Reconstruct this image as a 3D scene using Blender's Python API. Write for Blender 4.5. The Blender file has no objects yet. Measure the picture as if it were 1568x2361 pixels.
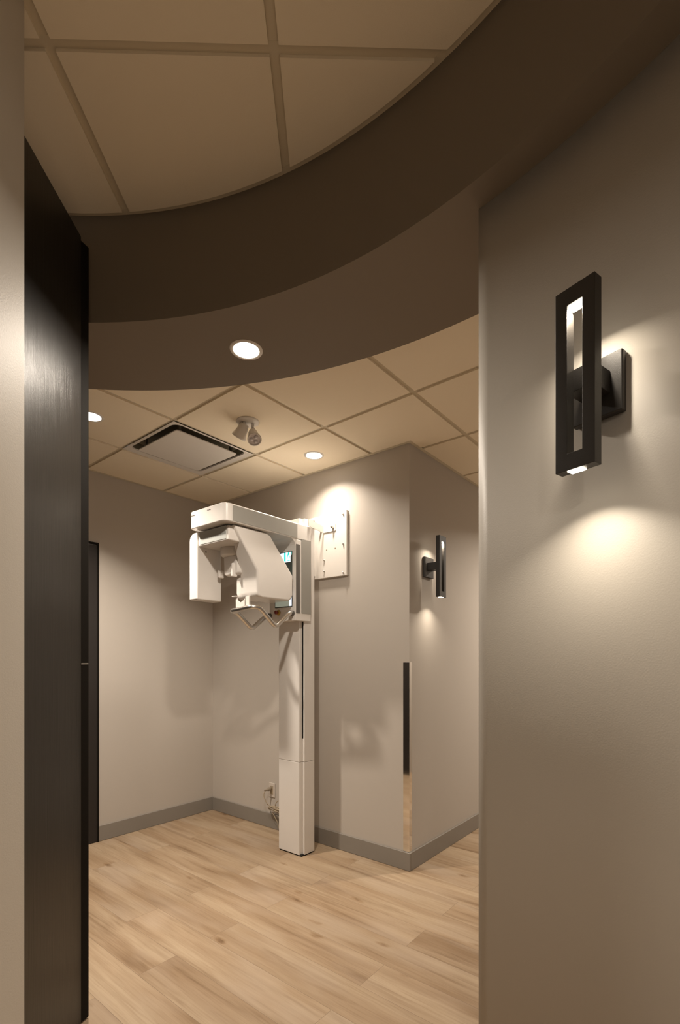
import bpy, bmesh, math, random
from mathutils import Vector, Matrix
random.seed(7)
S = bpy.context.scene
COL = S.collection
PI = math.pi

# ------------------------------------------------------------------ camera
# world: +X runs from the camera side towards the machine wall, +Y along that wall
cam_d = bpy.data.cameras.new('camera'); cam = bpy.data.objects.new('camera', cam_d); COL.objects.link(cam)
cam.location = (0, 0, 1.335)
cam.rotation_euler = (PI/2, 0, -(PI/2 - 0.6785))
cam_d.sensor_fit = 'HORIZONTAL'; cam_d.sensor_width = 36.0
cam_d.lens = 36.0*1135/1568
cam_d.shift_x = -14/1568
cam_d.shift_y = 339.5/1568
cam_d.clip_start = 0.05
S.camera = cam
S.view_settings.view_transform = 'Standard'; S.view_settings.look = 'None'
S.view_settings.gamma = 1; S.view_settings.use_curve_mapping = False
S.view_settings.exposure = 0.1

# ------------------------------------------------------------------ light levels
WARM = (1.0, 0.88, 0.745)
E_ROOM = 28.0
E_WALLSIDE = 6.5       # recessed lights of the imaging room
E_RING = 21.0        # recessed lights of the ring soffit
E_FILL_BACK = 30.0  # added fill lights behind the camera
E_SCONCE_DOWN = 0.62
E_SCONCE_SLOT = 0.8
SPREAD = math.radians(120)
W = bpy.data.worlds.new('world'); S.world = W; W.use_nodes = True
W.node_tree.nodes['Background'].inputs[0].default_value = (1.0, 0.94, 0.86, 1)
W.node_tree.nodes['Background'].inputs[1].default_value = 0.15

# ------------------------------------------------------------------ material helpers
def mat(name, col, rough=0.5, metal=0.0, spec=0.5, coat=0.0, bump=None, emit=None, estr=0):
    m = bpy.data.materials.new(name); m.use_nodes = True
    nt = m.node_tree; b = nt.nodes['Principled BSDF']
    b.inputs['Base Color'].default_value = (*col, 1)
    b.inputs['Roughness'].default_value = rough
    b.inputs['Metallic'].default_value = metal
    b.inputs['Specular IOR Level'].default_value = spec
    b.inputs['Coat Weight'].default_value = coat
    b.inputs['Coat Roughness'].default_value = 0.08
    if emit:
        b.inputs['Emission Color'].default_value = (*emit, 1); b.inputs['Emission Strength'].default_value = estr
    tc = nt.nodes.new('ShaderNodeTexCoord')
    nz = nt.nodes.new('ShaderNodeTexNoise'); nz.inputs['Detail'].default_value = 3
    if bump:
        sc, st, dist = bump
        mp = nt.nodes.new('ShaderNodeMapping'); mp.inputs['Scale'].default_value = sc if isinstance(sc, tuple) else (sc, sc, sc)
        nt.links.new(tc.outputs['Object'], mp.inputs[0]); nt.links.new(mp.outputs[0], nz.inputs['Vector'])
        nz.inputs['Scale'].default_value = 1.0
        bp = nt.nodes.new('ShaderNodeBump'); bp.inputs['Strength'].default_value = st; bp.inputs['Distance'].default_value = dist
        nt.links.new(nz.outputs[0], bp.inputs['Height']); nt.links.new(bp.outputs[0], b.inputs['Normal'])
    else:
        # faint procedural tone variation
        nt.links.new(tc.outputs['Object'], nz.inputs['Vector']); nz.inputs['Scale'].default_value = 9.0
        mx = nt.nodes.new('ShaderNodeMixRGB'); mx.blend_type = 'MULTIPLY'; mx.inputs[0].default_value = 0.04
        mx.inputs[1].default_value = (*col, 1); nt.links.new(nz.outputs[0], mx.inputs[2])
        nt.links.new(mx.outputs[0], b.inputs['Base Color'])
    return m

WALL = (0.58, 0.545, 0.49)
M = {}
M['paint'] = mat('greige_wall_paint', WALL, 0.5, spec=0.35, bump=(260, 0.22, 0.0012))
M['paint_room'] = mat('beige_wall_paint', (0.52, 0.475, 0.425), 0.6, spec=0.3, bump=(260, 0.12, 0.001))
M['brown'] = mat('espresso_paint', (0.215, 0.176, 0.134), 0.65, spec=0.3, bump=(300, 0.08, 0.001))
M['tile'] = mat('ceiling_tile', (0.92, 0.82, 0.65), 0.9, spec=0.1, bump=(420, 0.35, 0.001))
M['tee'] = mat('ceiling_grid_metal', (0.66, 0.58, 0.44), 0.5, spec=0.3)
M['base'] = mat('grey_baseboard_vinyl', (0.26, 0.235, 0.205), 0.42, spec=0.5)
M['floorlike'] = None
M['blackwood'] = mat('black_stained_wood', (0.011, 0.009, 0.0065), 0.34, spec=0.5, bump=((900, 900, 3.0), 0.35, 0.0015))
M['blackedge'] = mat('black_edge_band', (0.010, 0.008, 0.006), 0.7, spec=0.1)
M['doorblack'] = mat('dark_door_laminate', (0.022, 0.018, 0.016), 0.55, spec=0.4, bump=((500, 500, 3.0), 0.1, 0.001))
M['white'] = mat('white_gloss_plastic', (0.80, 0.765, 0.725), 0.28, spec=0.5, coat=0.5)
M['whitesatin'] = mat('white_powder_coat', (0.78, 0.74, 0.69), 0.4, spec=0.5)
M['greypanel'] = mat('satin_silver_panel', (0.36, 0.35, 0.32), 0.4, metal=0.1)
M['frontpanel'] = mat('daylit_silver_panel', (0.50, 0.52, 0.50), 0.35)  # same silver made paler: reflected daylight is painted into the colour
M['greystrip'] = mat('grey_anodised_strip', (0.17, 0.16, 0.15), 0.4, metal=0.5)
M['alu'] = mat('brushed_aluminium', (0.72, 0.70, 0.67), 0.28, metal=1.0)
M['steel'] = mat('polished_steel', (0.82, 0.80, 0.77), 0.06, metal=1.0)
M['screw'] = mat('zinc_screw', (0.55, 0.53, 0.50), 0.3, metal=1.0)
M['darkgap'] = mat('dark_gap', (0.01, 0.009, 0.008), 0.8)
M['sconce'] = mat('black_powder_coat', (0.022, 0.019, 0.016), 0.42, spec=0.5, bump=(700, 0.3, 0.0008))
M['lamp'] = mat('lamp_diffuser', (0.9, 0.9, 0.9), 0.5, emit=(1.0, 0.93, 0.80), estr=9)
M['ledlens'] = mat('led_strip_lens', (0.9, 0.9, 0.9), 0.5, emit=(1.0, 0.90, 0.70), estr=14)
M['clearlens'] = mat('unlit_lamp_lens', (0.62, 0.58, 0.60), 0.12, spec=0.8, coat=0.6)
M['red'] = mat('red_button', (0.20, 0.025, 0.015), 0.35)
M['yellow'] = mat('yellow_collar', (0.42, 0.27, 0.03), 0.45)
M['cable'] = mat('beige_cable', (0.42, 0.34, 0.24), 0.55)
M['cabledark'] = mat('grey_plug_rubber', (0.26, 0.21, 0.15), 0.6)
M['outlet'] = mat('outlet_plastic', (0.62, 0.56, 0.50), 0.4)
M['glass'] = mat('screen_glass', (0.06, 0.075, 0.065), 0.08, spec=0.8)
M['ink'] = mat('grey_print', (0.10, 0.08, 0.07), 0.6)
M['teal'] = mat('screen_teal', (0.0, 0.3, 0.3), 0.3, emit=(0.0, 0.62, 0.52), estr=1.0)
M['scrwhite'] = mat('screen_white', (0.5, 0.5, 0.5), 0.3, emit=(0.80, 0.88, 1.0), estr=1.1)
M['scrgreen'] = mat('glass_reflection_green', (0.3, 0.32, 0.28), 0.2, emit=(0.36, 0.38, 0.30), estr=0.45)
M['plenum'] = mat('grey_duct_metal', (0.20, 0.18, 0.13), 0.6)
M['knot'] = mat('wood_knot', (0.3, 0.2, 0.1), 0.5)

def floor_material():
    m = bpy.data.materials.new('oak_vinyl_planks'); m.use_nodes = True
    nt = m.node_tree; N = nt.nodes; L = nt.links; b = N['Principled BSDF']
    tc = N.new('ShaderNodeTexCoord')
    sep = N.new('ShaderNodeSeparateXYZ'); L.new(tc.outputs['Object'], sep.inputs[0])
    cmb = N.new('ShaderNodeCombineXYZ'); L.new(sep.outputs['Y'], cmb.inputs['X']); L.new(sep.outputs['X'], cmb.inputs['Y'])
    br = N.new('ShaderNodeTexBrick'); br.offset = 0.37; br.offset_frequency = 2
    br.inputs['Scale'].default_value = 1.0; br.inputs['Brick Width'].default_value = 1.22; br.inputs['Row Height'].default_value = 0.178
    br.inputs['Mortar Size'].default_value = 0.0009; br.inputs['Mortar Smooth'].default_value = 0.3; br.inputs['Bias'].default_value = 0.0
    br.inputs['Color1'].default_value = (0, 0, 0, 1); br.inputs['Color2'].default_value = (1, 1, 1, 1); br.inputs['Mortar'].default_value = (0.5, 0.5, 0.5, 1)
    L.new(cmb.outputs[0], br.inputs['Vector'])
    rnd = N.new('ShaderNodeSeparateColor'); L.new(br.outputs['Color'], rnd.inputs[0])
    # grain coordinates: stretched along the plank, shifted per plank
    mul = N.new('ShaderNodeMath'); mul.operation = 'MULTIPLY'; mul.inputs[1].default_value = 37.0; L.new(rnd.outputs[0], mul.inputs[0])
    def noise(sx, sy, scale, detail, rough, distort=0.0):
        mp = N.new('ShaderNodeMapping'); mp.inputs['Scale'].default_value = (sx, sy, 1)
        L.new(cmb.outputs[0], mp.inputs[0])
        n = N.new('ShaderNodeTexNoise'); n.noise_dimensions = '4D'
        n.inputs['Scale'].default_value = scale; n.inputs['Detail'].default_value = detail; n.inputs['Roughness'].default_value = rough
        n.inputs['Distortion'].default_value = distort
        L.new(mp.outputs[0], n.inputs['Vector']); L.new(mul.outputs[0], n.inputs['W'])
        return n
    def ramp(src, pts):
        r = N.new('ShaderNodeValToRGB'); e = r.color_ramp.elements
        e[0].position, e[0].color = pts[0][0], (*pts[0][1], 1); e[1].position, e[1].color = pts[-1][0], (*pts[-1][1], 1)
        for p, c in pts[1:-1]:
            q = e.new(p); q.color = (*c, 1)
        L.new(src, r.inputs[0]); return r
    def mix(a, b_, f, mode='MIX'):
        x = N.new('ShaderNodeMixRGB'); x.blend_type = mode
        if isinstance(f, float): x.inputs[0].default_value = f
        else: L.new(f, x.inputs[0])
        L.new(a, x.inputs[1]); L.new(b_, x.inputs[2]); return x
    broad = noise(0.9, 7.0, 1.0, 3, 0.5, 0.3)
    c0 = ramp(broad.outputs[0], [(0.30, (0.25, 0.165, 0.095)), (0.45, (0.34, 0.245, 0.160)), (0.62, (0.40, 0.305, 0.21))])
    streak = noise(1.3, 22.0, 1.0, 4, 0.6, 0.6)
    s1 = ramp(streak.outputs[0], [(0.28, (0.55, 0.47, 0.38)), (0.45, (0.93, 0.91, 0.88)), (0.6, (1.04, 1.04, 1.03))])
    c1 = mix(c0.outputs[0], s1.outputs[0], 0.85, 'MULTIPLY')
    fine = noise(5.0, 150.0, 1.0, 4, 0.65, 0.2)
    f1 = ramp(fine.outputs[0], [(0.33, (0.83, 0.79, 0.74)), (0.55, (1.03, 1.03, 1.02))])
    c2 = mix(c1.outputs[0], f1.outputs[0], 0.75, 'MULTIPLY')
    # whitewashed zones
    wash = noise(1.6, 5.0, 1.0, 2, 0.5)
    w1 = ramp(wash.outputs[0], [(0.5, (0, 0, 0)), (0.68, (0.45, 0.45, 0.45))])
    light = N.new('ShaderNodeRGB'); light.outputs[0].default_value = (0.43, 0.345, 0.265, 1)
    c3 = mix(c2.outputs[0], light.outputs[0], w1.outputs[0])
    # knots
    mpk = N.new('ShaderNodeMapping'); mpk.inputs['Scale'].default_value = (2.6, 6.5, 1); L.new(cmb.outputs[0], mpk.inputs[0])
    vo = N.new('ShaderNodeTexVoronoi'); vo.inputs['Scale'].default_value = 1.0; vo.inputs['Randomness'].default_value = 1.0
    L.new(mpk.outputs[0], vo.inputs['Vector'])
    kn = noise(14, 40, 1.0, 3, 0.6)
    ka = N.new('ShaderNodeMath'); ka.operation = 'MULTIPLY_ADD'; ka.inputs[1].default_value = 0.22; L.new(kn.outputs[0], ka.inputs[0]); L.new(vo.outputs['Distance'], ka.inputs[2])
    k1 = ramp(ka.outputs[0], [(0.15, (0.42, 0.32, 0.23)), (0.19, (0.76, 0.69, 0.60)), (0.25, (1, 1, 1))])
    c4 = mix(c3.outputs[0], k1.outputs[0], 0.8, 'MULTIPLY')
    # per plank tone
    pt = ramp(rnd.outputs[0], [(0.0, (0.90, 0.88, 0.86)), (1.0, (1.08, 1.08, 1.08))])
    c5 = mix(c4.outputs[0], pt.outputs[0], 0.8, 'MULTIPLY')
    jc = N.new('ShaderNodeRGB'); jc.outputs[0].default_value = (0.20, 0.14, 0.09, 1)
    c6 = mix(c5.outputs[0], jc.outputs[0], br.outputs['Fac'])
    L.new(c6.outputs[0], b.inputs['Base Color'])
    b.inputs['Roughness'].default_value = 0.5; b.inputs['Specular IOR Level'].default_value = 0.35
    bp = N.new('ShaderNodeBump'); bp.inputs['Strength'].default_value = 0.15; bp.inputs['Distance'].default_value = 0.001
    L.new(fine.outputs[0], bp.inputs['Height']); L.new(bp.outputs[0], b.inputs['Normal'])
    return m
M['floor'] = floor_material()

# ------------------------------------------------------------------ mesh helpers
def obj(name, bm, m, parent=None, bevel=0, seg=3, smooth=False, loc=None):
    bmesh.ops.recalc_face_normals(bm, faces=bm.faces)
    me = bpy.data.meshes.new(name); bm.to_mesh(me); bm.free()
    o = bpy.data.objects.new(name, me); COL.objects.link(o)
    me.materials.append(m)
    if loc: o.location = loc
    if smooth:
        for p in me.polygons: p.use_smooth = True
    if bevel:
        b = o.modifiers.new('bevel', 'BEVEL'); b.width = bevel; b.segments = seg; b.limit_method = 'ANGLE'; b.angle_limit = math.radians(35)
        b.harden_normals = False
        for p in me.polygons: p.use_smooth = True
        w = o.modifiers.new('wn', 'WEIGHTED_NORMAL'); w.keep_sharp = False
    if parent:
        o.parent = parent
        if parent.type == 'EMPTY' or True:
            o.matrix_parent_inverse = Matrix.Identity(4)
    return o
def box(bm, x0, x1, y0, y1, z0, z1, mx=None):
    vs = [bm.verts.new(Vector(p)) for p in ((x0,y0,z0),(x1,y0,z0),(x1,y1,z0),(x0,y1,z0),(x0,y0,z1),(x1,y0,z1),(x1,y1,z1),(x0,y1,z1))]
    if mx:
        for v in vs: v.co = mx @ v.co
    for f in ((0,3,2,1),(4,5,6,7),(0,1,5,4),(1,2,6,5),(2,3,7,6),(3,0,4,7)): bm.faces.new([vs[i] for i in f])
    return vs
def BX(*a, mx=None):
    bm = bmesh.new(); box(bm, *a, mx=mx); return bm
def prism(bm, pts, a, b, axis='Z', mx=None):
    """pts: outline; axis Z -> (x,y) from z=a..b ; axis Y -> (x,z) from y=a..b ; axis X -> (y,z)"""
    def P(p, t):
        v = Vector((p[0], p[1], t)) if axis == 'Z' else Vector((p[0], t, p[1])) if axis == 'Y' else Vector((t, p[0], p[1]))
        return mx @ v if mx else v
    lo = [bm.verts.new(P(p, a)) for p in pts]; hi = [bm.verts.new(P(p, b)) for p in pts]
    n = len(pts)
    bm.faces.new(lo); bm.faces.new(hi)
    for i in range(n): bm.faces.new([lo[i], lo[(i+1) % n], hi[(i+1) % n], hi[i]])
def PR(*a, **k):
    bm = bmesh.new(); prism(bm, *a, **k); return bm
def lathe(bm, prof, seg=40, mx=None):
    """prof: list of (r, z)"""
    rings = []
    for r, z in prof:
        if r < 1e-6:
            v = Vector((0, 0, z)); rings.append([bm.verts.new(mx @ v if mx else v)])
        else:
            ring = []
            for i in range(seg):
                a = 2*PI*i/seg; v = Vector((r*math.cos(a), r*math.sin(a), z)); ring.append(bm.verts.new(mx @ v if mx else v))
            rings.append(ring)
    for A, B in zip(rings[:-1], rings[1:]):
        if len(A) == 1 and len(B) == 1: continue
        for i in range(seg):
            j = (i+1) % seg
            if len(A) == 1: bm.faces.new([A[0], B[i], B[j]])
            elif len(B) == 1: bm.faces.new([A[i], B[0], A[j]])
            else: bm.faces.new([A[i], B[i], B[j], A[j]])
def LA(*a, **k):
    bm = bmesh.new(); lathe(bm, *a, **k); return bm
def fillet(pts, r, n=5):
    out = [Vector(pts[0])]
    for i in range(1, len(pts)-1):
        a, b, c = Vector(pts[i-1]), Vector(pts[i]), Vector(pts[i+1])
        d1 = (a-b); d2 = (c-b); k = min(r, d1.length*.48, d2.length*.48)
        p, q = b + d1.normalized()*k, b + d2.normalized()*k
        for j in range(n+1):
            t = j/n; out.append(p*(1-t)**2 + b*2*t*(1-t) + q*t*t)
    out.append(Vector(pts[-1])); return out
def tube(bm, path, r, seg=12, cap=True):
    path = [Vector(p) for p in path]
    up = None; prev = None
    for i, p in enumerate(path):
        t = (path[min(i+1, len(path)-1)] - path[max(i-1, 0)]).normalized()
        if up is None:
            up = t.orthogonal().normalized()
        else:
            up = (up - t*up.dot(t)).normalized()
        s = t.cross(up)
        ring = [bm.verts.new(p + (up*math.cos(2*PI*k/seg) + s*math.sin(2*PI*k/seg))*r) for k in range(seg)]
        if prev:
            for k in range(seg): bm.faces.new([prev[k], prev[(k+1) % seg], ring[(k+1) % seg], ring[k]])
        elif cap: bm.faces.new(ring)
        prev = ring
    if cap: bm.faces.new(prev)
def catmull(pts, n=8):
    P = [Vector(p) for p in pts]; P = [P[0]] + P + [P[-1]]; out = []
    for i in range(1, len(P)-2):
        for j in range(n):
            t = j/n; a, b, c, d = P[i-1:i+3]
            out.append(0.5*((2*b) + (c-a)*t + (2*a-5*b+4*c-d)*t*t + (3*b-a-3*c+d)*t**3))
    out.append(P[-2]); return out
def struct(name, bm, m, parent=None, label=None, **k):
    o = obj(name, bm, m, parent, **k)
    if not parent: o['kind'] = 'structure'
    if label: o['label'] = label
    return o
def thing(name, label, cat, loc=(0, 0, 0), rotz=0, group=None):
    o = bpy.data.objects.new(name, None); COL.objects.link(o); o.empty_display_size = 0.1
    o.location = loc; o.rotation_euler = (0, 0, rotz); o['label'] = label; o['category'] = cat
    if group: o['group'] = group
    return o
def tag(o, label, cat, group=None):
    o['label'] = label; o['category'] = cat
    if group: o['group'] = group
    return o
def T(x, y, z): return Matrix.Translation((x, y, z))
def area(name, loc, size, power, parent=None, spread=SPREAD, color=WARM, shape='DISK', sy=None, rot=(0, 0, 0)):
    l = bpy.data.lights.new(name, 'AREA'); l.shape = shape; l.size = size
    if sy: l.size_y = sy
    l.energy = power; l.color = color; l.spread = spread
    o = bpy.data.objects.new(name, l); COL.objects.link(o); o.location = loc; o.rotation_euler = rot
    if parent: o.parent = parent
    return o

# ------------------------------------------------------------------ room dimensions
VA = 2.67            # machine wall
UB = 1.64            # wall with the far sconce
UL = 3.68            # left room wall
HC = 2.702           # room ceiling
HU = 2.995           # raised ceiling inside the ring
HR = 2.602           # underside of the ring
RC = (-0.547, 0.779) # ring centre
RI, RO = 1.790, 2.258
WC, WR = (-0.674, 0.795), 2.000   # curved wall
ca, sa = math.cos(0.6785), math.sin(0.6785)
def CW(x, d, z=0.0):  # point given as sideways / forward distance seen from where the photographer stands
    return (x*sa + d*ca, -x*ca + d*sa, z)

# floor
struct('floor', BX(-3.2, 5.2, -2.6, 4.0, -0.05, 0.0), M['floor'])

# walls of the imaging room
bm = bmesh.new()
box(bm, VA, VA+0.12, UB, UL+0.12, 0, HC+0.06)
struct('wall_back', bm, M['paint_room'])
struct('wall_right', BX(VA+0.1201, 5.2, UB, UB+0.12, 0, HC+0.06), M['paint_room'])
struct('wall_left', BX(0.35, VA-0.0001, UL, UL+0.12, 0, HC+0.06), M['paint_room'])
struct('wall_front', BX(0.35, 0.47, 1.95, UL-0.0001, 0, HC+0.06), M['doorblack'])
struct('wall_corridor', BX(5.0, 5.12, -2.6, UB-0.0001, 0, HC+0.06), M['paint_room'])

# baseboards
struct('baseboard_back', BX(VA-0.013, VA-0.0002, UB-0.0128, UL-0.0002, 0.0005, 0.114), M['base'], bevel=0.003, seg=2)
struct('baseboard_right', BX(VA, 5.0, UB-0.013, UB-0.0002, 0.0005, 0.114), M['base'], bevel=0.003, seg=2)
struct('baseboard_left', BX(1.668, VA-0.0135, UL-0.013, UL-0.0002, 0.0005, 0.114), M['base'], bevel=0.003, seg=2)

# dark door set into the left wall
d2 = struct('door_2', BX(0.60, 1.655, UL-0.012, UL-0.0005, 0.004, 2.165), M['doorblack'])
struct('door_frame', PR([(0.56, 0.0005), (0.56, 2.185), (1.668, 2.185), (1.668, 0.0005), (1.655, 0.0005), (1.655, 2.172), (0.573, 2.172), (0.573, 0.0005)], UL-0.016, UL-0.0004, 'Y'), M['blackedge'], d2)

# ------------------------------------------------------------------ ceilings
G0, U0, TS = 1.573, 1.315, 0.61
def cells_outside(bm, x0, x1, y0, y1, z0, z1, keep):
    n = 6
    for i in range(n):
        for j in range(n):
            a, b = x0+(x1-x0)*i/n, x0+(x1-x0)*(i+1)/n; c, d = y0+(y1-y0)*j/n, y0+(y1-y0)*(j+1)/n
            if keep((a+b)/2, (c+d)/2): box(bm, a, b, c, d, z0, z1)
rr = lambda x, y: math.hypot(x-RC[0], y-RC[1])
XMIN, XMAX, YMIN, YMAX = 0.35, 5.0, -2.5, UL
DL = [(2.435, 2.240), (1.255, 2.856)]
bm = bmesh.new()
VENT = (0, 2)
for i in range(-3, 7):
    for j in range(-7, 5):
        if (i, j) == VENT: continue
        x0, x1, y0, y1 = G0+i*TS+0.013, G0+(i+1)*TS-0.013, U0+j*TS+0.013, U0+(j+1)*TS-0.013
        x0, x1, y0, y1 = max(x0, XMIN), min(x1, XMAX), max(y0, YMIN), min(y1, YMAX)
        if x1-x0 < 0.02 or y1-y0 < 0.02: continue
        far = min(rr(a, b) for a in (x0, x1) for b in (y0, y1))
        if far > RO: box(bm, x0, x1, y0, y1, HC, HC+0.016)
        else: cells_outside(bm, x0, x1, y0, y1, HC, HC+0.016, lambda a, b: rr(a, b) > RI+0.12)
struct('ceiling', bm, M['tile'])
bm = bmesh.new(); hw = 0.0135
def bar_x(x):   # runs along Y
    y = YMIN
    while y < YMAX:
        y2 = min(y+0.05, YMAX)
        if rr(x, (y+y2)/2) > RI+0.1: box(bm, x-hw, x+hw, y, y2, HC+0.009, HC+0.012)
        y = y2
def bar_y(yy):
    x = XMIN
    while x < XMAX:
        x2 = min(x+0.05, XMAX)
        if rr((x+x2)/2, yy) > RI+0.1: box(bm, x, x2, yy-hw, yy+hw, HC+0.0088, HC+0.0121)
        x = x2
for i in range(-2, 6): bar_x(G0+i*TS)
for j in range(-6, 4): bar_y(U0+j*TS)
# wall angles
box(bm, VA-0.022, VA-0.0005, UB-0.022, UL, HC-0.0014, HC+0.003)
box(bm, 0.47, VA, UL-0.022, UL-0.0005, HC-0.0012, HC+0.003)
box(bm, VA-0.02, 5.0, UB-0.022, UB-0.0005, HC-0.0016, HC+0.003)
struct('trim_1', bm, M['tee'])
struct('ceiling', BX(XMIN, 5.2, YMIN, UL+0.12, HC+0.34, HC+0.40), M['tile'])

# ring soffit
def annulus(bm, c, r0, r1, z0, z1, a0=0, a1=2*PI, n=160, closed=True):
    V = []
    N_ = n if closed else n+1
    for i in range(N_):
        a = a0+(a1-a0)*i/n
        V.append([bm.verts.new((c[0]+r*math.cos(a), c[1]+r*math.sin(a), z)) for r, z in ((r0, z0), (r1, z0), (r1, z1), (r0, z1))])
    for i in range(n if closed else n):
        A, B = V[i], V[(i+1) % N_]
        for k in range(4): bm.faces.new([A[k], A[(k+1) % 4], B[(k+1) % 4], B[k]])
    if not closed: bm.faces.new(V[0]); bm.faces.new(V[-1])
bm = bmesh.new(); annulus(bm, RC, RI, RO, HR, HU+0.06, n=192)
o = struct('trim_2', bm, M['brown']); o['label'] = 'dark brown ring soffit around the raised ceiling'
# raised ceiling
u1 = Vector((0.3933, -0.4666)).normalized(); u2 = Vector((-u1.y, u1.x))
if u2.x < 0: u2 = -u2
A0 = Vector((0.5297, 1.463))
ang = math.atan2(u1.y, u1.x)
MX = Matrix.Translation((A0.x, A0.y, 0)) @ Matrix.Rotation(ang, 4, 'Z')
Mi = MX.inverted()
RCL = Mi @ Vector((RC[0], RC[1], 0))
def clip_circle(poly, c, r, n=144):
    for k in range(n):
        am = 2*PI*(k+0.5)/n; nx, ny = math.cos(am), math.sin(am); dd = r*math.cos(PI/n)
        f = lambda p: (p[0]-c.x)*nx + (p[1]-c.y)*ny - dd
        out = []
        for q in range(len(poly)):
            a, b = poly[q], poly[(q+1) % len(poly)]; fa, fb = f(a), f(b)
            if fa <= 0: out.append(a)
            if (fa <= 0) != (fb <= 0):
                t = fa/(fa-fb); out.append((a[0]+(b[0]-a[0])*t, a[1]+(b[1]-a[1])*t))
        poly = out
        if len(poly) < 3: return []
    res = []
    for p in poly:
        if not res or math.hypot(p[0]-res[-1][0], p[1]-res[-1][1]) > 1e-4: res.append(p)
    return res
bm = bmesh.new()
for i in range(-6, 7):
    for j in range(-7, 4):
        x0, x1, y0, y1 = i*TS+0.014, (i+1)*TS-0.014, j*TS+0.014, (j+1)*TS-0.014
        cs = [MX @ Vector((a, b, 0)) for a in (x0, x1) for b in (y0, y1)]
        if min(rr(c.x, c.y) for c in cs) > RI+0.05: continue
        poly = [(x0, y0), (x1, y0), (x1, y1), (x0, y1)]
        poly = clip_circle(poly, RCL, RI-0.020)
        if len(poly) > 2: prism(bm, poly, HU, HU+0.016, mx=MX)
struct('ceiling', bm, M['tile'])
bm = bmesh.new()
def chord(fixed, along):
    # visible length of a tee inside the circle
    t = -5.0; ts = []
    while t < 5:
        w = MX @ Vector((fixed, t, 0) if along == 'y' else (t, fixed, 0))
        if rr(w.x, w.y) < RI+0.05: ts.append(t)
        t += 0.02
    return (ts[0], ts[-1]) if ts else None
for i in range(-6, 7):
    c = chord(i*TS, 'y')
    if c: box(bm, i*TS-0.0145, i*TS+0.0145, c[0], c[1], HU+0.010, HU+0.013, mx=MX)
    c = chord(i*TS, 'x')
    if c: box(bm, c[0], c[1], i*TS-0.0145, i*TS+0.0145, HU+0.0096, HU+0.0131, mx=MX)
annulus(bm, RC, RI-0.0215, RI+0.01, HU+0.0092, HU+0.0135, n=192)
struct('trim_3', bm, M['tee'])
struct('ceiling', PR([(RC[0]+(RI+.1)*math.cos(2*PI*i/64), RC[1]+(RI+.1)*math.sin(2*PI*i/64)) for i in range(64)], HU+0.06, HU+0.10), M['tile'])

# ------------------------------------------------------------------ curved wall on the right
a_end = math.atan2(0.580-WC[1], 1.314-WC[0])
bm = bmesh.new(); annulus(bm, WC, WR, WR+0.12, 0, HR+0.02, a0=a_end, a1=math.radians(-100), n=110, closed=False)
wc = struct('wall_curved', bm, M['paint'])
for p in wc.data.polygons:
    p.use_smooth = abs(p.normal.z) < 0.1 and len(p.vertices) == 4 and p.area < 0.6
# ------------------------------------------------------------------ left foreground wall and tall dark door
def cprism(pts, z0, z1):
    return PR([CW(*p)[:2] for p in pts], z0, z1)
struct('wall_foreground', cprism([(-0.8125, 1.243), (-0.705, -0.8), (-0.86, -0.8), (-0.96, 1.243)], 0, HU-0.002), M['paint'])
d1 = struct('door_1', cprism([(-0.9355, 1.22), (-0.9692, 1.800), (-1.01, 1.800), (-0.976, 1.22)], 0.006, 2.880), M['blackwood'])
struct('edge_strip', cprism([(-0.9692, 1.8005), (-0.9590, 1.829), (-0.9592, 1.834), (-1.01, 1.834), (-1.01, 1.8005)], 0.006, 2.866), M['blackedge'], d1)
lt = struct('latch', cprism([(-0.9680, 1.799), (-0.9575, 1.829), (-0.9600, 1.831), (-0.9700, 1.801)], 1.3165, 1.3205), M['steel'], d1)

# ------------------------------------------------------------------ recessed downlights
def downlight(name, x, y, z, label, power, r=0.067, group='round recessed ceiling lights', spread=SPREAD):
    t = thing(name, label, 'ceiling light', (x, y, z), 0, group)
    obj('trim_ring', LA([(r*0.78, 0.004), (r*0.78, -0.002), (r*0.82, -0.004), (r*0.97, -0.003), (r, 0.0)], 48), M['whitesatin'], t, smooth=True)
    obj('lens', LA([(0.0, -0.0018), (r*0.79, -0.0018), (r*0.79, 0.003)], 48), M['lamp'], t)
    area('downlight_beam', (0, 0, -0.008), r*1.5, power, t, spread=spread)
    return t
a = math.radians(23.4)
labels = {0: 'round recessed light glowing in the dark brown ring soffit'}
RL = []
for k in range(0, 8):
    ang_ = a + k*2*PI/8
    x, y = RC[0]+2.027*math.cos(ang_), RC[1]+2.027*math.sin(ang_)
    RL.append((x, y))
downlight('recessed_light', RL[0][0], RL[0][1], HR, 'round recessed light glowing in the dark brown ring soffit', E_RING, spread=math.radians(165))
downlight('recessed_light', DL[0][0], DL[0][1], HC, 'round recessed light in the tiled ceiling right of the square air diffuser', E_WALLSIDE, spread=math.radians(125))
downlight('recessed_light', DL[1][0], DL[1][1], HC, 'round recessed light in the tiled ceiling, half hidden by the tall dark door edge', E_ROOM)
downlight('recessed_light', 4.35, 0.55, HC, 'added fill light in the corridor, unseen behind the curved wall', E_ROOM*1.5, spread=math.radians(150))  # added lamp, brightens the wall beyond the corner guard
# added unseen fill lights on the ring, brightening curved wall and raised ceiling
downlight('recessed_light', RL[4][0], RL[4][1], HR, 'added unseen fill light in the ring behind the photographer, opposite side of the ring', E_FILL_BACK, spread=math.radians(165))
downlight('recessed_light', RL[5][0], RL[5][1], HR, 'added unseen fill light in the ring behind the photographer, on the right of the pair', E_FILL_BACK, spread=math.radians(165))

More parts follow.
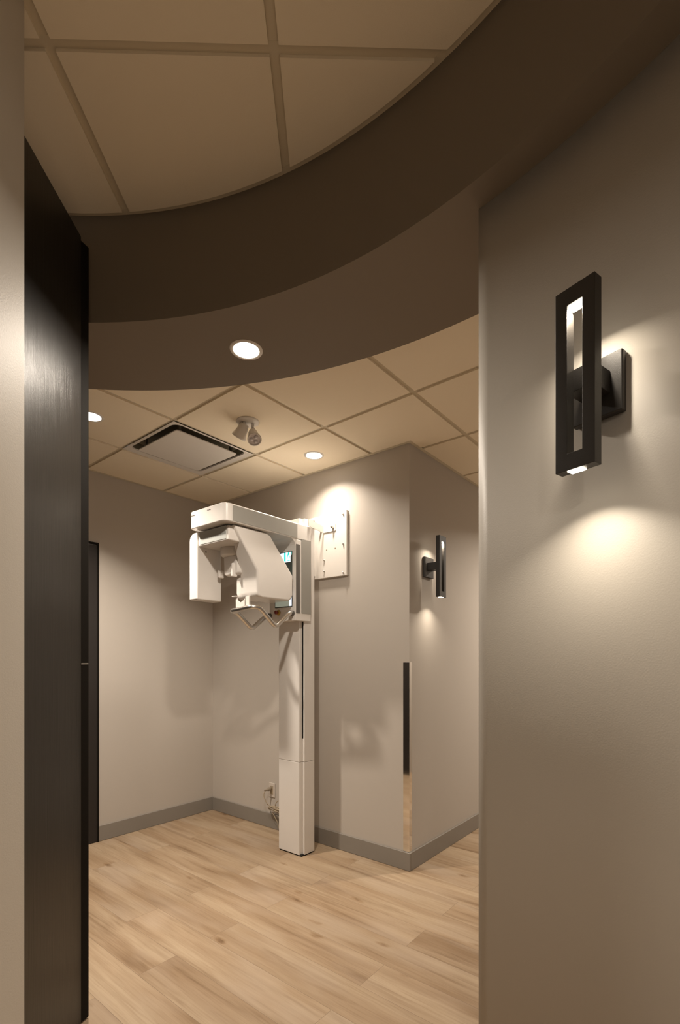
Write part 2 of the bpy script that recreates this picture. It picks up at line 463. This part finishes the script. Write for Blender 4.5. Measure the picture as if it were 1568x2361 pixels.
# ------------------------------------------------------------------ square air diffuser
vt = thing('air_diffuser', 'square white air diffuser set flush in the tiled ceiling', 'air vent', (1.878, 2.845, HC))
cx_, cy_ = 1.862-1.878, 2.823-2.845
def rrect(cx, cy, h, r, n=6):
    pts = []
    for qx, qy, a0 in ((1, 1, 0), (-1, 1, 90), (-1, -1, 180), (1, -1, 270)):
        for i in range(n+1):
            aa = math.radians(a0+90*i/n); pts.append((cx+qx*(h-r)+r*math.cos(aa), cy+qy*(h-r)+r*math.sin(aa)))
    return pts
bm = bmesh.new()
loops = []
for h, r, z, sft in ((0.2975, 0.004, 0.002, 0), (0.2905, 0.004, 0.0, 0), (0.264, 0.045, -0.0005, 1), (0.2625, 0.045, 0.008, 1)):
    loops.append([bm.verts.new((p[0], p[1], z)) for p in rrect(cx_*sft, cy_*sft, h, r)])
for A_, B_ in zip(loops[:-1], loops[1:]):
    n = len(A_)
    for i in range(n): bm.faces.new([A_[i], A_[(i+1) % n], B_[(i+1) % n], B_[i]])
obj('frame', bm, M['whitesatin'], vt, smooth=False)
bm = bmesh.new(); loops = []
for h, z in ((0.2628, 0.0075), (0.262, 0.05), (0.10, 0.12)):
    loops.append([bm.verts.new((p[0], p[1], z)) for p in rrect(cx_, cy_, h, 0.045)])
for A_, B_ in zip(loops[:-1], loops[1:]):
    n = len(A_)
    for i in range(n): bm.faces.new([A_[i], A_[(i+1) % n], B_[(i+1) % n], B_[i]])
bm.faces.new(loops[-1])
obj('plenum', bm, M['plenum'], vt)
obj('plate', PR(rrect(cx_-0.011, cy_-0.010, 0.222, 0.015), -0.020, -0.014), M['whitesatin'], vt)
for sx in (-1, 1):
    for sy in (-1, 1): obj('hanger', BX(cx_+sx*0.19-0.008, cx_+sx*0.19+0.008, cy_+sy*0.19-0.008, cy_+sy*0.19+0.008, -0.008, 0.07), M['screw'], vt)

# ------------------------------------------------------------------ twin emergency spotlight on the ceiling
em = thing('emergency_spotlight', 'white twin-head emergency spotlight on a round plate on the tiled ceiling', 'spotlight', (1.850, 2.218, HC))
obj('mounting_plate', LA([(0.0, 0.0), (0.066, 0.0), (0.066, -0.003), (0.060, -0.007), (0.0, -0.010)], 40), M['whitesatin'], em, smooth=True)
def emerg_head(px, py, pz, direction, size):
    d = Vector(direction).normalized()
    q = Vector((0, 0, -1)).rotation_difference(d).to_matrix().to_4x4()
    mx = Matrix.Translation((px, py, pz)) @ q
    h = obj('lamp_head', LA([(0.0, 0.0), (0.017*size, 0.0), (0.021*size, -0.012*size), (0.024*size, -0.034*size), (0.030*size, -0.052*size), (0.031*size, -0.060*size), (0.027*size, -0.060*size), (0.025*size, -0.055*size)], 32, mx=mx), M['whitesatin'], em, smooth=True)
    bm = bmesh.new(); lathe(bm, [(0.0, -0.057*size), (0.026*size, -0.056*size)], 32, mx=mx)
    obj('lens', bm, M['clearlens'], h)
    bm = bmesh.new()
    for k in range(3):
        aa = k*2*PI/3+0.4
        lathe(bm, [(0.0, -0.0605*size), (0.008*size, -0.0595*size), (0.0095*size, -0.056*size)], 14, mx=mx @ T(0.0125*size*math.cos(aa), 0.0125*size*math.sin(aa), 0))
    obj('diode', bm, M['clearlens'], h, smooth=True)
    return h
cr = Vector((sa, -ca, 0)); cf = Vector((ca, sa, 0))   # picture-right and away-from-viewer
p1 = cr*(-0.018) + cf*(-0.012); p2 = cr*0.026 + cf*0.012
bm = bmesh.new(); tube(bm, [(p1.x, p1.y, -0.006), (p1.x, p1.y, -0.028)], 0.010); obj('swivel', bm, M['whitesatin'], em, smooth=True)
emerg_head(p1.x+cr.x*0.004, p1.y+cr.y*0.004, -0.020, cr*(-0.42)+cf*0.30+Vector((0, 0, -0.62)), 1.35)
bm = bmesh.new(); tube(bm, [(p2.x, p2.y, -0.006), (p2.x, p2.y, -0.03)], 0.0085)
obj('swivel', bm, M['whitesatin'], em, smooth=True)
bm = bmesh.new(); bmesh.ops.create_uvsphere(bm, u_segments=20, v_segments=12, radius=0.016, matrix=T(p2.x+cr.x*0.003, p2.y+cr.y*0.003, -0.045))
obj('knuckle', bm, M['whitesatin'], em, smooth=True)
emerg_head(p2.x, p2.y, -0.054, cr*0.22 - cf*0.50 + Vector((0, 0, -0.75)), 1.3)

# ------------------------------------------------------------------ wall sconces (local frame: wall plane x=0, lamp towards +x, y along the wall)
def make_sconce(name, label, loc, rotz):
    t = thing(name, label, 'wall lamp', loc, rotz, 'black rectangular wall sconces')
    obj('back_plate', BX(0.0005, 0.020, -0.061, 0.054, -0.064, 0.070), M['sconce'], t, bevel=0.003, seg=2)
    obj('arm', BX(0.0195, 0.090, -0.033, 0.028, -0.018, 0.031), M['sconce'], t, bevel=0.001, seg=1)
    H, Wd, sw, m_ = 0.199, 0.0444, 0.0170, 0.037
    x0, x1 = 0.089, 0.117
    bm = bmesh.new()
    o_ = [(-Wd, -H), (Wd, -H), (Wd, H), (-Wd, H)]; i_ = [(-sw, -H+m_), (sw, -H+m_), (sw, H-m_), (-sw, H-m_)]
    vo = [[bm.verts.new((x, y, z)) for y, z in o_] for x in (x0, x1)]; vi = [[bm.verts.new((x, y, z)) for y, z in i_] for x in (x0, x1)]
    for k in range(4):
        l = (k+1) % 4
        for s in (0, 1): bm.faces.new([vo[s][k], vo[s][l], vi[s][l], vi[s][k]])
        bm.faces.new([vo[0][k], vo[0][l], vo[1][l], vo[1][k]]); bm.faces.new([vi[0][k], vi[0][l], vi[1][l], vi[1][k]])
    obj('lamp_frame', bm, M['sconce'], t, bevel=0.0012, seg=2)
    obj('upper_lens', BX(x0+0.003, x1-0.003, -sw+0.001, sw-0.001, H-m_-0.006, H-m_-0.0003), M['ledlens'], t)
    obj('lower_lens', BX(x0+0.004, x1-0.003, -sw-0.001, sw-0.003, -H-0.0022, -H-0.0003), M['ledlens'], t)
    area('slot_beam', ((x0+x1)/2, 0, H-m_-0.008), 0.022, E_SCONCE_SLOT, t, spread=math.radians(150), shape='RECTANGLE', sy=0.03, color=(1.0, 0.87, 0.70))
    area('down_beam', ((x0+x1)/2, 0, -H-0.004), 0.022, E_SCONCE_DOWN, t, spread=math.radians(118), shape='RECTANGLE', sy=0.03, color=(1.0, 0.87, 0.70))
    return t
# on the curved wall
th1 = math.atan2(0.2288-WC[1], 1.2437-WC[0])
n1 = Vector((-math.cos(th1), -math.sin(th1)))
t1 = Vector((-n1.y, n1.x))   # compare with the tangent used for measuring
s_off = -0.0235
tm = Vector((-0.28335, -0.95902))
pc = Vector((1.2437, 0.2288)) + tm*s_off
th1 = math.atan2(pc.y-WC[1], pc.x-WC[0])
make_sconce('wall_sconce', 'large black slotted wall sconce on the curved wall in the foreground', (WC[0]+(WR-0.0012)*math.cos(th1), WC[1]+(WR-0.0012)*math.sin(th1), 1.9465), th1+PI)
make_sconce('wall_sconce', 'small far black sconce on the wall beside the steel corner guard', (2.896, UB, 1.9395), -PI/2)

# ------------------------------------------------------------------ corner guard
cg = thing('corner_guard', 'polished steel corner guard on the outside wall corner', 'corner guard', (VA, UB, 0.115))
obj('guard_strip', PR([(-0.0018, -0.0018), (-0.0018, 0.044), (-0.0003, 0.044), (-0.0003, -0.0003), (0.030, -0.0003), (0.030, -0.0018)], 0.0, 1.200), M['steel'], cg)

# ------------------------------------------------------------------ wall mounting plate
mp = thing('mounting_plate', 'white square steel mounting plate screwed to the wall behind the scanner', 'mounting plate', (VA, 2.30, 1.916))
obj('plate', BX(-0.024, -0.0006, -0.171, 0.20, 0.0, 0.451), M['whitesatin'], mp, bevel=0.002, seg=2)
def screw(px, py, parent, r=0.006, L_=0.012, x=-0.024):
    bm = bmesh.new(); lathe(bm, [(0.0, L_), (r*0.55, L_), (r*0.9, L_*0.6), (r, L_*0.3), (r, 0.0)], 10, mx=T(x, px, py) @ Matrix.Rotation(-PI/2, 4, 'Y'))
    return obj('screw', bm, M['screw'], parent, smooth=True)
for y_, z_ in ((2.156, 2.34), (2.156, 2.134), (2.156, 1.935), (2.429, 2.339), (2.429, 1.937), (2.332, 2.042), (2.332, 1.964)):
    screw(y_-2.30, z_-1.916, mp)
for y_, z_ in ((2.312, 2.114), (2.231, 2.115)):
    bm = bmesh.new(); lathe(bm, [(0.0, 0.0008), (0.005, 0.0008), (0.005, 0)], 10, mx=T(-0.024, y_-2.30, z_-1.916) @ Matrix.Rotation(-PI/2, 4, 'Y'))
    obj('hole', bm, M['cabledark'], mp)

# ------------------------------------------------------------------ the scanner
XM = thing('xray_scanner', 'white floor-standing panoramic dental scanner with overhead arm and silver handlebars', 'medical scanner', (2.455, 2.425, 0))
ox, oy = 2.455, 2.425
def L2(pts): return [(p[0]-ox, p[1]-oy) for p in pts]
def bxm(x0, x1, y0, y1, z0, z1): return BX(x0-ox, x1-ox, y0-oy, y1-oy, z0, z1)
outline = [(2.393, 2.536), (2.393, 2.336), (2.420, 2.336), (2.420, 2.313), (2.520, 2.313), (2.520, 2.536)]
obj('shadow_gap_plinth', bxm(2.399, 2.515, 2.320, 2.530, 0.0, 0.012), M['darkgap'], XM)  # black block painted in for the shadow gap under the column
obj('lower_column', PR(L2(outline), 0.008, 0.636), M['white'], XM, bevel=0.003, seg=2)
obj('column', PR(L2(outline), 0.6375, 2.29), M['white'], XM, bevel=0.003, seg=2)
obj('slot', PR(L2([(2.4180, 2.3345), (2.4196, 2.3345), (2.4196, 2.3235), (2.4180, 2.3235)]), 0.798, 1.60), M['darkgap'], XM)
obj('slot_rail', PR(L2([(2.414, 2.3360), (2.4205, 2.3360), (2.4205, 2.3345), (2.414, 2.3345)]), 0.79, 1.60), M['whitesatin'], XM)
# wall bracket from the column to the plate
wb = obj('wall_bracket', PR([(-0.02, -0.13), (0.1895, -0.085), (0.1895, -0.20), (0.1855, -0.20), (0.1855, -0.09), (-0.02, -0.136)], 2.238, 2.286), M['whitesatin'], XM)
for y_ in (2.245, 2.36):
    screw(y_-oy, 2.262, wb, r=0.009, L_=0.026, x=2.64-ox)
# carriage + overhead arm, one inverted L, extruded along y
def arcpts(cx, cz, r, a0, a1, n=8):
    return [(cx+r*math.cos(math.radians(a0+(a1-a0)*i/n)), cz+r*math.sin(math.radians(a0+(a1-a0)*i/n))) for i in range(n+1)]
prof = [(1.764, 2.131), (1.752, 2.143), (1.752, 2.226), (1.764, 2.238), (2.300, 2.238)]
prof += arcpts(2.405, 2.173, 0.065, 90, 0)
prof += [(2.470, 1.62)] + arcpts(2.445, 1.612, 0.025, 0, -90, 4) + [(2.345, 1.588), (2.322, 1.610), (2.322, 2.085)]
prof += arcpts(2.290, 2.099, 0.032, 0, 90, 6)
arm = bmesh.new()
# arm upper part, plan with rounded front corners
plan = [(2.470, 2.300), (1.800, 2.300)] + [(1.800-0.048*math.sin(math.radians(q)), 2.348-0.048*math.cos(math.radians(q))) for q in (15, 30, 45, 60, 75, 90)] + \
       [(1.752, 2.625), (1.758, 2.640), (1.775, 2.652), (2.30, 2.652), (2.34, 2.62), (2.36, 2.556), (2.392, 2.556), (2.392, 2.337), (2.419, 2.337), (2.419, 2.312), (2.470, 2.312)]
obj('overhead_arm', PR(L2(plan), 2.132, 2.238), M['white'], XM, bevel=0.009, seg=3)
vert = [(2.410, 2.1318), (2.470, 2.1318), (2.470, 1.613)] + arcpts(2.445, 1.613, 0.025, 0, -90, 4)[1:] + [(2.410, 1.588)]
pl2 = [(2.322, 2.556), (2.322, 2.300), (2.470, 2.300), (2.470, 2.312), (2.419, 2.312), (2.419, 2.337), (2.392, 2.337), (2.392, 2.556)]
obj('carriage', PR(L2(pl2), 1.590, 2.1315), M['white'], XM, bevel=0.006, seg=3)
# small cove where arm meets carriage
obj('cove', PR([(2.322-ox, 2.1315), (2.270-ox, 2.1315)] + [(2.322-0.052+0.052*math.sin(math.radians(q))-ox, 2.0795+0.052*math.cos(math.radians(q))) for q in (15, 30, 45, 60, 75)] + [(2.322-ox, 2.0795)], 2.3005-oy, 2.556-oy, 'Y'), M['white'], XM)
obj('side_panel', bxm(1.806, 2.337, 2.2982, 2.3003, 2.139, 2.229), M['greypanel'], XM)['label'] = 'silver inlay panel along the overhead arm'
obj('side_panel', bxm(2.376, 2.4685, 2.2982, 2.3003, 1.642, 2.140), M['greypanel'], XM)['label'] = 'silver inlay panel down the carriage'
obj('edge_strip', bxm(2.326, 2.362, 2.2984, 2.3003, 1.640, 2.098), M['greystrip'], XM)
# print on the front of the arm
def text(s, size, x, y, z, parent, name, m=M['ink'], rz=-PI/2):
    c = bpy.data.curves.new(name, 'FONT'); c.body = s; c.size = size; c.extrude = 0.0002; c.resolution_u = 3
    o = bpy.data.objects.new(name, c); COL.objects.link(o)
    dg = bpy.context.evaluated_depsgraph_get(); me = bpy.data.meshes.new_from_object(o.evaluated_get(dg))
    bpy.data.objects.remove(o); bpy.data.curves.remove(c)
    o = bpy.data.objects.new(name, me); COL.objects.link(o); me.materials.append(m)
    o.location = (x, y, z); o.rotation_euler = (PI/2, 0, rz); o.parent = parent
    return o
text('Planmeca', 0.0125, 1.7515-ox, 2.636-oy, 2.207, XM, 'maker_lettering')
text('ProMax', 0.011, 1.7515-ox, 2.468-oy, 2.212, XM, 'model_lettering')

# control screen on the carriage front (faces -x)
sc = obj('control_screen', bxm(2.319, 2.3225, 2.330, 2.497, 1.684, 2.055), M['glass'], XM, bevel=0.001, seg=1)
def flat(name, pts, m, parent, x=2.3186):
    bm = bmesh.new(); bm.faces.new([bm.verts.new((x-ox, p[0]-oy, p[1])) for p in pts]); 
    r = bmesh.ops.extrude_face_region(bm, geom=bm.faces[:]); bmesh.ops.translate(bm, vec=(0.0003, 0, 0), verts=[v for v in r['geom'] if isinstance(v, bmesh.types.BMVert)])
    return obj(name, bm, m, parent)
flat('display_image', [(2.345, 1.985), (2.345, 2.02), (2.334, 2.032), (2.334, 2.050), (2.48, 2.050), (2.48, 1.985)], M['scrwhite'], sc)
for pts in ([(2.334, 2.032), (2.334, 2.050), (2.339, 2.050), (2.341, 2.028)],
            [(2.360, 2.050), (2.368, 2.050), (2.369, 2.042), (2.380, 2.008), (2.376, 2.006), (2.364, 2.034), (2.356, 2.012), (2.351, 2.014), (2.357, 2.036)],
            [(2.390, 2.050), (2.404, 2.050), (2.404, 1.995), (2.390, 1.99)], [(2.350, 1.990), (2.374, 1.993), (2.378, 2.000), (2.372, 1.996), (2.350, 1.9935)],
            [(2.44, 2.05), (2.47, 2.05), (2.47, 2.0), (2.45, 2.0)]):
    flat('display_drawing', pts, M['teal'], sc, 2.3182)
flat('painted_window_reflection', [(2.334, 1.690), (2.3565, 1.690), (2.3565, 1.78), (2.334, 1.78)], M['scrwhite'], sc)  # window reflection on the glass, painted as a glowing white patch
flat('painted_glass_reflection', [(2.359, 1.690), (2.492, 1.690), (2.492, 1.78), (2.359, 1.78)], M['scrgreen'], sc)  # grey-green mirroring of the glass, painted as a dim glow
# emergency stop
RX = Matrix.Rotation(-PI/2, 4, 'Y')
st = obj('stop_button', LA([(0.0, 0.0), (0.019, 0.0), (0.019, 0.005), (0.013, 0.009), (0.0, 0.009)], 24, mx=T(2.322-ox, 2.462-oy, 1.652) @ RX), M['yellow'], XM, smooth=True)
obj('knob', LA([(0.008, 0.006), (0.009, 0.018), (0.013, 0.020), (0.013, 0.030), (0.010, 0.033), (0.0, 0.033)], 24, mx=T(2.322-ox, 2.462-oy, 1.652) @ RX), M['red'], st, smooth=True)
# rotating gantry: beam, sensor housing, source head
obj('turntable', LA([(0.0, 2.122), (0.07, 2.122), (0.07, 2.134), (0.0, 2.134)], 40, mx=T(1.985-ox, 2.50-oy, 0)), M['darkgap'], XM)
gb = obj('rotating_beam', bxm(1.812, 2.105, 2.345, 2.715, 2.036, 2.124), M['white'], XM, bevel=0.008)
obj('front_panel', bxm(1.8095, 1.8125, 2.366, 2.627, 2.046, 2.1225), M['frontpanel'], gb)['label'] = 'silver inlay panel on the beam front'
sp = [(2.641, 1.707), (2.728, 1.707), (2.728, 2.070)] + arcpts(2.678, 2.076, 0.050, 0, 90, 6) + [(2.641, 2.126)]
sh = obj('sensor_housing', PR([(p[0]-oy, p[1]) for p in sp], 1.802-ox, 1.986-ox, 'X'), M['white'], XM, bevel=0.009)
bm = bmesh.new(); lathe(bm, [(0, 0.0012), (0.005, 0.001), (0.005, -0.001)], 12, mx=T(1.866-ox, 2.641-oy, 2.012) @ Matrix.Rotation(PI/2, 4, 'X'))
obj('screw', bm, M['darkgap'], sh)
# source head, tapered inner side
P_ = [(1.993, 1.880), (1.834, 2.1285), (2.094, 2.1285), (2.122, 2.116), (2.301, 1.883), (2.301, 1.757), (2.288, 1.728), (2.262, 1.714), (2.035, 1.712), (2.004, 1.722), (1.993, 1.752)]
OUT = [2.302, 2.324, 2.324, 2.323, 2.302] + [2.302]*6
IN = [2.464, 2.372, 2.372, 2.372, 2.50, 2.50, 2.50, 2.50, 2.464, 2.464, 2.464]
bm = bmesh.new()
A_ = [bm.verts.new((p[0]-ox, q-oy, p[1])) for p, q in zip(P_, OUT)]; B_ = [bm.verts.new((p[0]-ox, q-oy, p[1])) for p, q in zip(P_, IN)]
n = len(P_); bm.faces.new(A_[0:5]); bm.faces.new([A_[0]] + A_[4:])
c_ = bm.verts.new((2.12-ox, 2.46-oy, 1.85))
for i in range(n):
    j = (i+1) % n; bm.faces.new([A_[i], A_[j], B_[j], B_[i]]); bm.faces.new([B_[i], B_[j], c_])
hd = obj('source_head', bm, M['white'], XM, bevel=0.013, seg=4)
obj('collimator', PR([(p[0]-ox, p[1]) for p in ([(1.994, 1.850), (2.16, 1.850), (2.16, 1.713), (2.030, 1.713), (2.005, 1.722), (1.994, 1.752)])], 2.392-oy, 2.503-oy, 'Y'), M['white'], hd, bevel=0.008)
# patient head support
hs = obj('head_support', LA([(0.0, 1.985), (0.070, 1.985), (0.078, 1.992), (0.078, 2.034), (0.074, 2.037), (0.0, 2.037)], 40, mx=T(1.985-ox, 2.524-oy, 0)), M['whitesatin'], XM, smooth=True)
CM = T(1.985-ox, 2.524-oy, 0) @ Matrix.Rotation(-(PI/2-0.6785)+PI/2, 4, 'Z')
sh_prof = [(-0.070, 1.990), (-0.080, 1.955), (-0.084, 1.90), (-0.080, 1.872), (-0.055, 1.864), (-0.02, 1.868), (0.03, 1.862), (0.055, 1.872), (0.058, 1.93), (0.062, 1.990)]
bm = bmesh.new(); prism(bm, [(p[0], p[1]) for p in sh_prof], -0.03, 0.03, 'X', mx=T(1.985-ox, 2.524-oy, 0))
obj('shield', bm, M['white'], hs, bevel=0.012)
obj('temple_pad', bxm(1.935, 1.975, 2.600, 2.616, 1.855, 1.905), M['white'], hs, bevel=0.006)
obj('temple_pad', bxm(1.935, 1.975, 2.466, 2.482, 1.850, 1.935), M['white'], hs, bevel=0.006)
# handlebar: mirrored tubes joined by a front bar
def hb(y): return [(2.362, y, 1.643), (2.297, y, 1.641), (2.166, y, 1.545), (2.035, y, 1.655), (1.990, y, 1.657)]
left = [(2.322, 2.548, 1.634), (2.285, 2.548, 1.630), (2.160, 2.548, 1.536), (2.030, 2.548, 1.640), (1.985, 2.540, 1.643)]
right = [(2.330, 2.326, 1.641), (2.290, 2.326, 1.639), (2.166, 2.326, 1.541), (2.035, 2.326, 1.655), (1.988, 2.350, 1.658)]
bar = right + list(reversed(left))
pth = fillet(bar, 0.030, 7)
bm = bmesh.new(); tube(bm, [(p[0]-ox, p[1]-oy, p[2]) for p in pth], 0.0150, 16)
hbar = obj('handlebar', bm, M['alu'], XM, smooth=True)
for y_, z_ in ((2.548, 1.635), (2.326, 1.641)):
    bm = bmesh.new(); tube(bm, [(2.324-ox, y_-oy, z_), (2.300-ox, y_-oy, z_-0.001)], 0.0175, 16); obj('sleeve', bm, M['greystrip'], hbar, smooth=True)
# chin rest standing on the front bar
cr_ = obj('chin_rest', PR([(2.495-oy, 1.655), (2.495-oy, 1.722), (2.484-oy, 1.727), (2.474-oy, 1.704), (2.452-oy, 1.690), (2.420-oy, 1.702), (2.412-oy, 1.712), (2.412-oy, 1.655)], 1.984-ox, 1.990-ox, 'X'), M['white'], XM, bevel=0.001, seg=2)
obj('chin_cup', bxm(1.972, 1.992, 2.480, 2.520, 1.729, 1.735), M['white'], cr_, bevel=0.002, seg=2)
obj('chin_post', bxm(1.991, 2.003, 2.376, 2.411, 1.655, 1.725), M['whitesatin'], cr_, bevel=0.002, seg=2)

# ------------------------------------------------------------------ outlet, plug and cable
ot = thing('wall_outlet', 'pale duplex wall outlet low on the wall beside the scanner column', 'outlet', (VA, 2.9025, 0.30))
obj('cover_plate', BX(-0.007, -0.0006, -0.033, 0.033, -0.057, 0.057), M['outlet'], ot, bevel=0.003, seg=2)
obj('socket_face', BX(-0.0085, -0.006, -0.017, 0.017, -0.034, 0.034), M['cable'], ot, bevel=0.001, seg=1)
bm = bmesh.new()
for y_ in (-0.006, 0.006): box(bm, -0.0090, -0.0084, y_-0.001, y_+0.001, -0.018, -0.009)
box(bm, -0.0090, -0.0084, -0.002, 0.002, -0.026, -0.022)
obj('slots', bm, M['darkgap'], ot)
cb = thing('power_cable', 'beige power cable plugged in and coiled between outlet and scanner column', 'cable', (2.62, 2.90, 0.0))
kx, ky = 2.62, 2.90
obj('plug', LA([(0.0, 0.0), (0.012, 0.0), (0.014, 0.012), (0.013, 0.030), (0.007, 0.042), (0.005, 0.062), (0.0, 0.062)], 16, mx=T(2.661-kx, 2.903-ky, 0.315) @ Matrix.Rotation(math.radians(-100), 4, 'Y') @ Matrix.Rotation(math.radians(-18), 4, 'X')), M['cabledark'], cb, smooth=True)
paths = [[(2.606, 2.921, 0.298), (2.600, 2.925, 0.270), (2.603, 2.915, 0.235), (2.612, 2.895, 0.205), (2.62, 2.87, 0.185)],
         [(2.625, 2.945, 0.235), (2.625, 2.925, 0.212), (2.622, 2.905, 0.192)],
         [(2.60, 2.74, 0.262), (2.60, 2.775, 0.245), (2.605, 2.80, 0.205), (2.60, 2.775, 0.172), (2.60, 2.74, 0.165)]]
for k in range(6):
    r1 = 0.085+0.010*math.sin(k*2.1); r2 = 0.022+0.006*math.cos(k*1.7)
    cy, cz, cx = 2.800+0.006*math.sin(k), 0.172+0.005*math.cos(2.3*k), 2.618+0.004*k
    paths.append([(cx-0.03*math.sin(t_), cy+r1*math.cos(t_), cz+r2*math.sin(t_+0.3*k)-0.10*(r1*math.cos(t_))) for t_ in [i*2*PI/14 for i in range(15)]])
paths.append([(2.615, 2.845, 0.150), (2.62, 2.822, 0.115), (2.628, 2.800, 0.075), (2.632, 2.785, 0.03), (2.632, 2.775, 0.006), (2.61, 2.70, 0.006), (2.56, 2.62, 0.006), (2.53, 2.56, 0.006)])
bm = bmesh.new()
for p in paths: tube(bm, [(q[0]-kx, q[1]-ky, q[2]) for q in catmull(p, 6)], 0.0032, 8)
obj('cord', bm, M['cable'], cb, smooth=True)
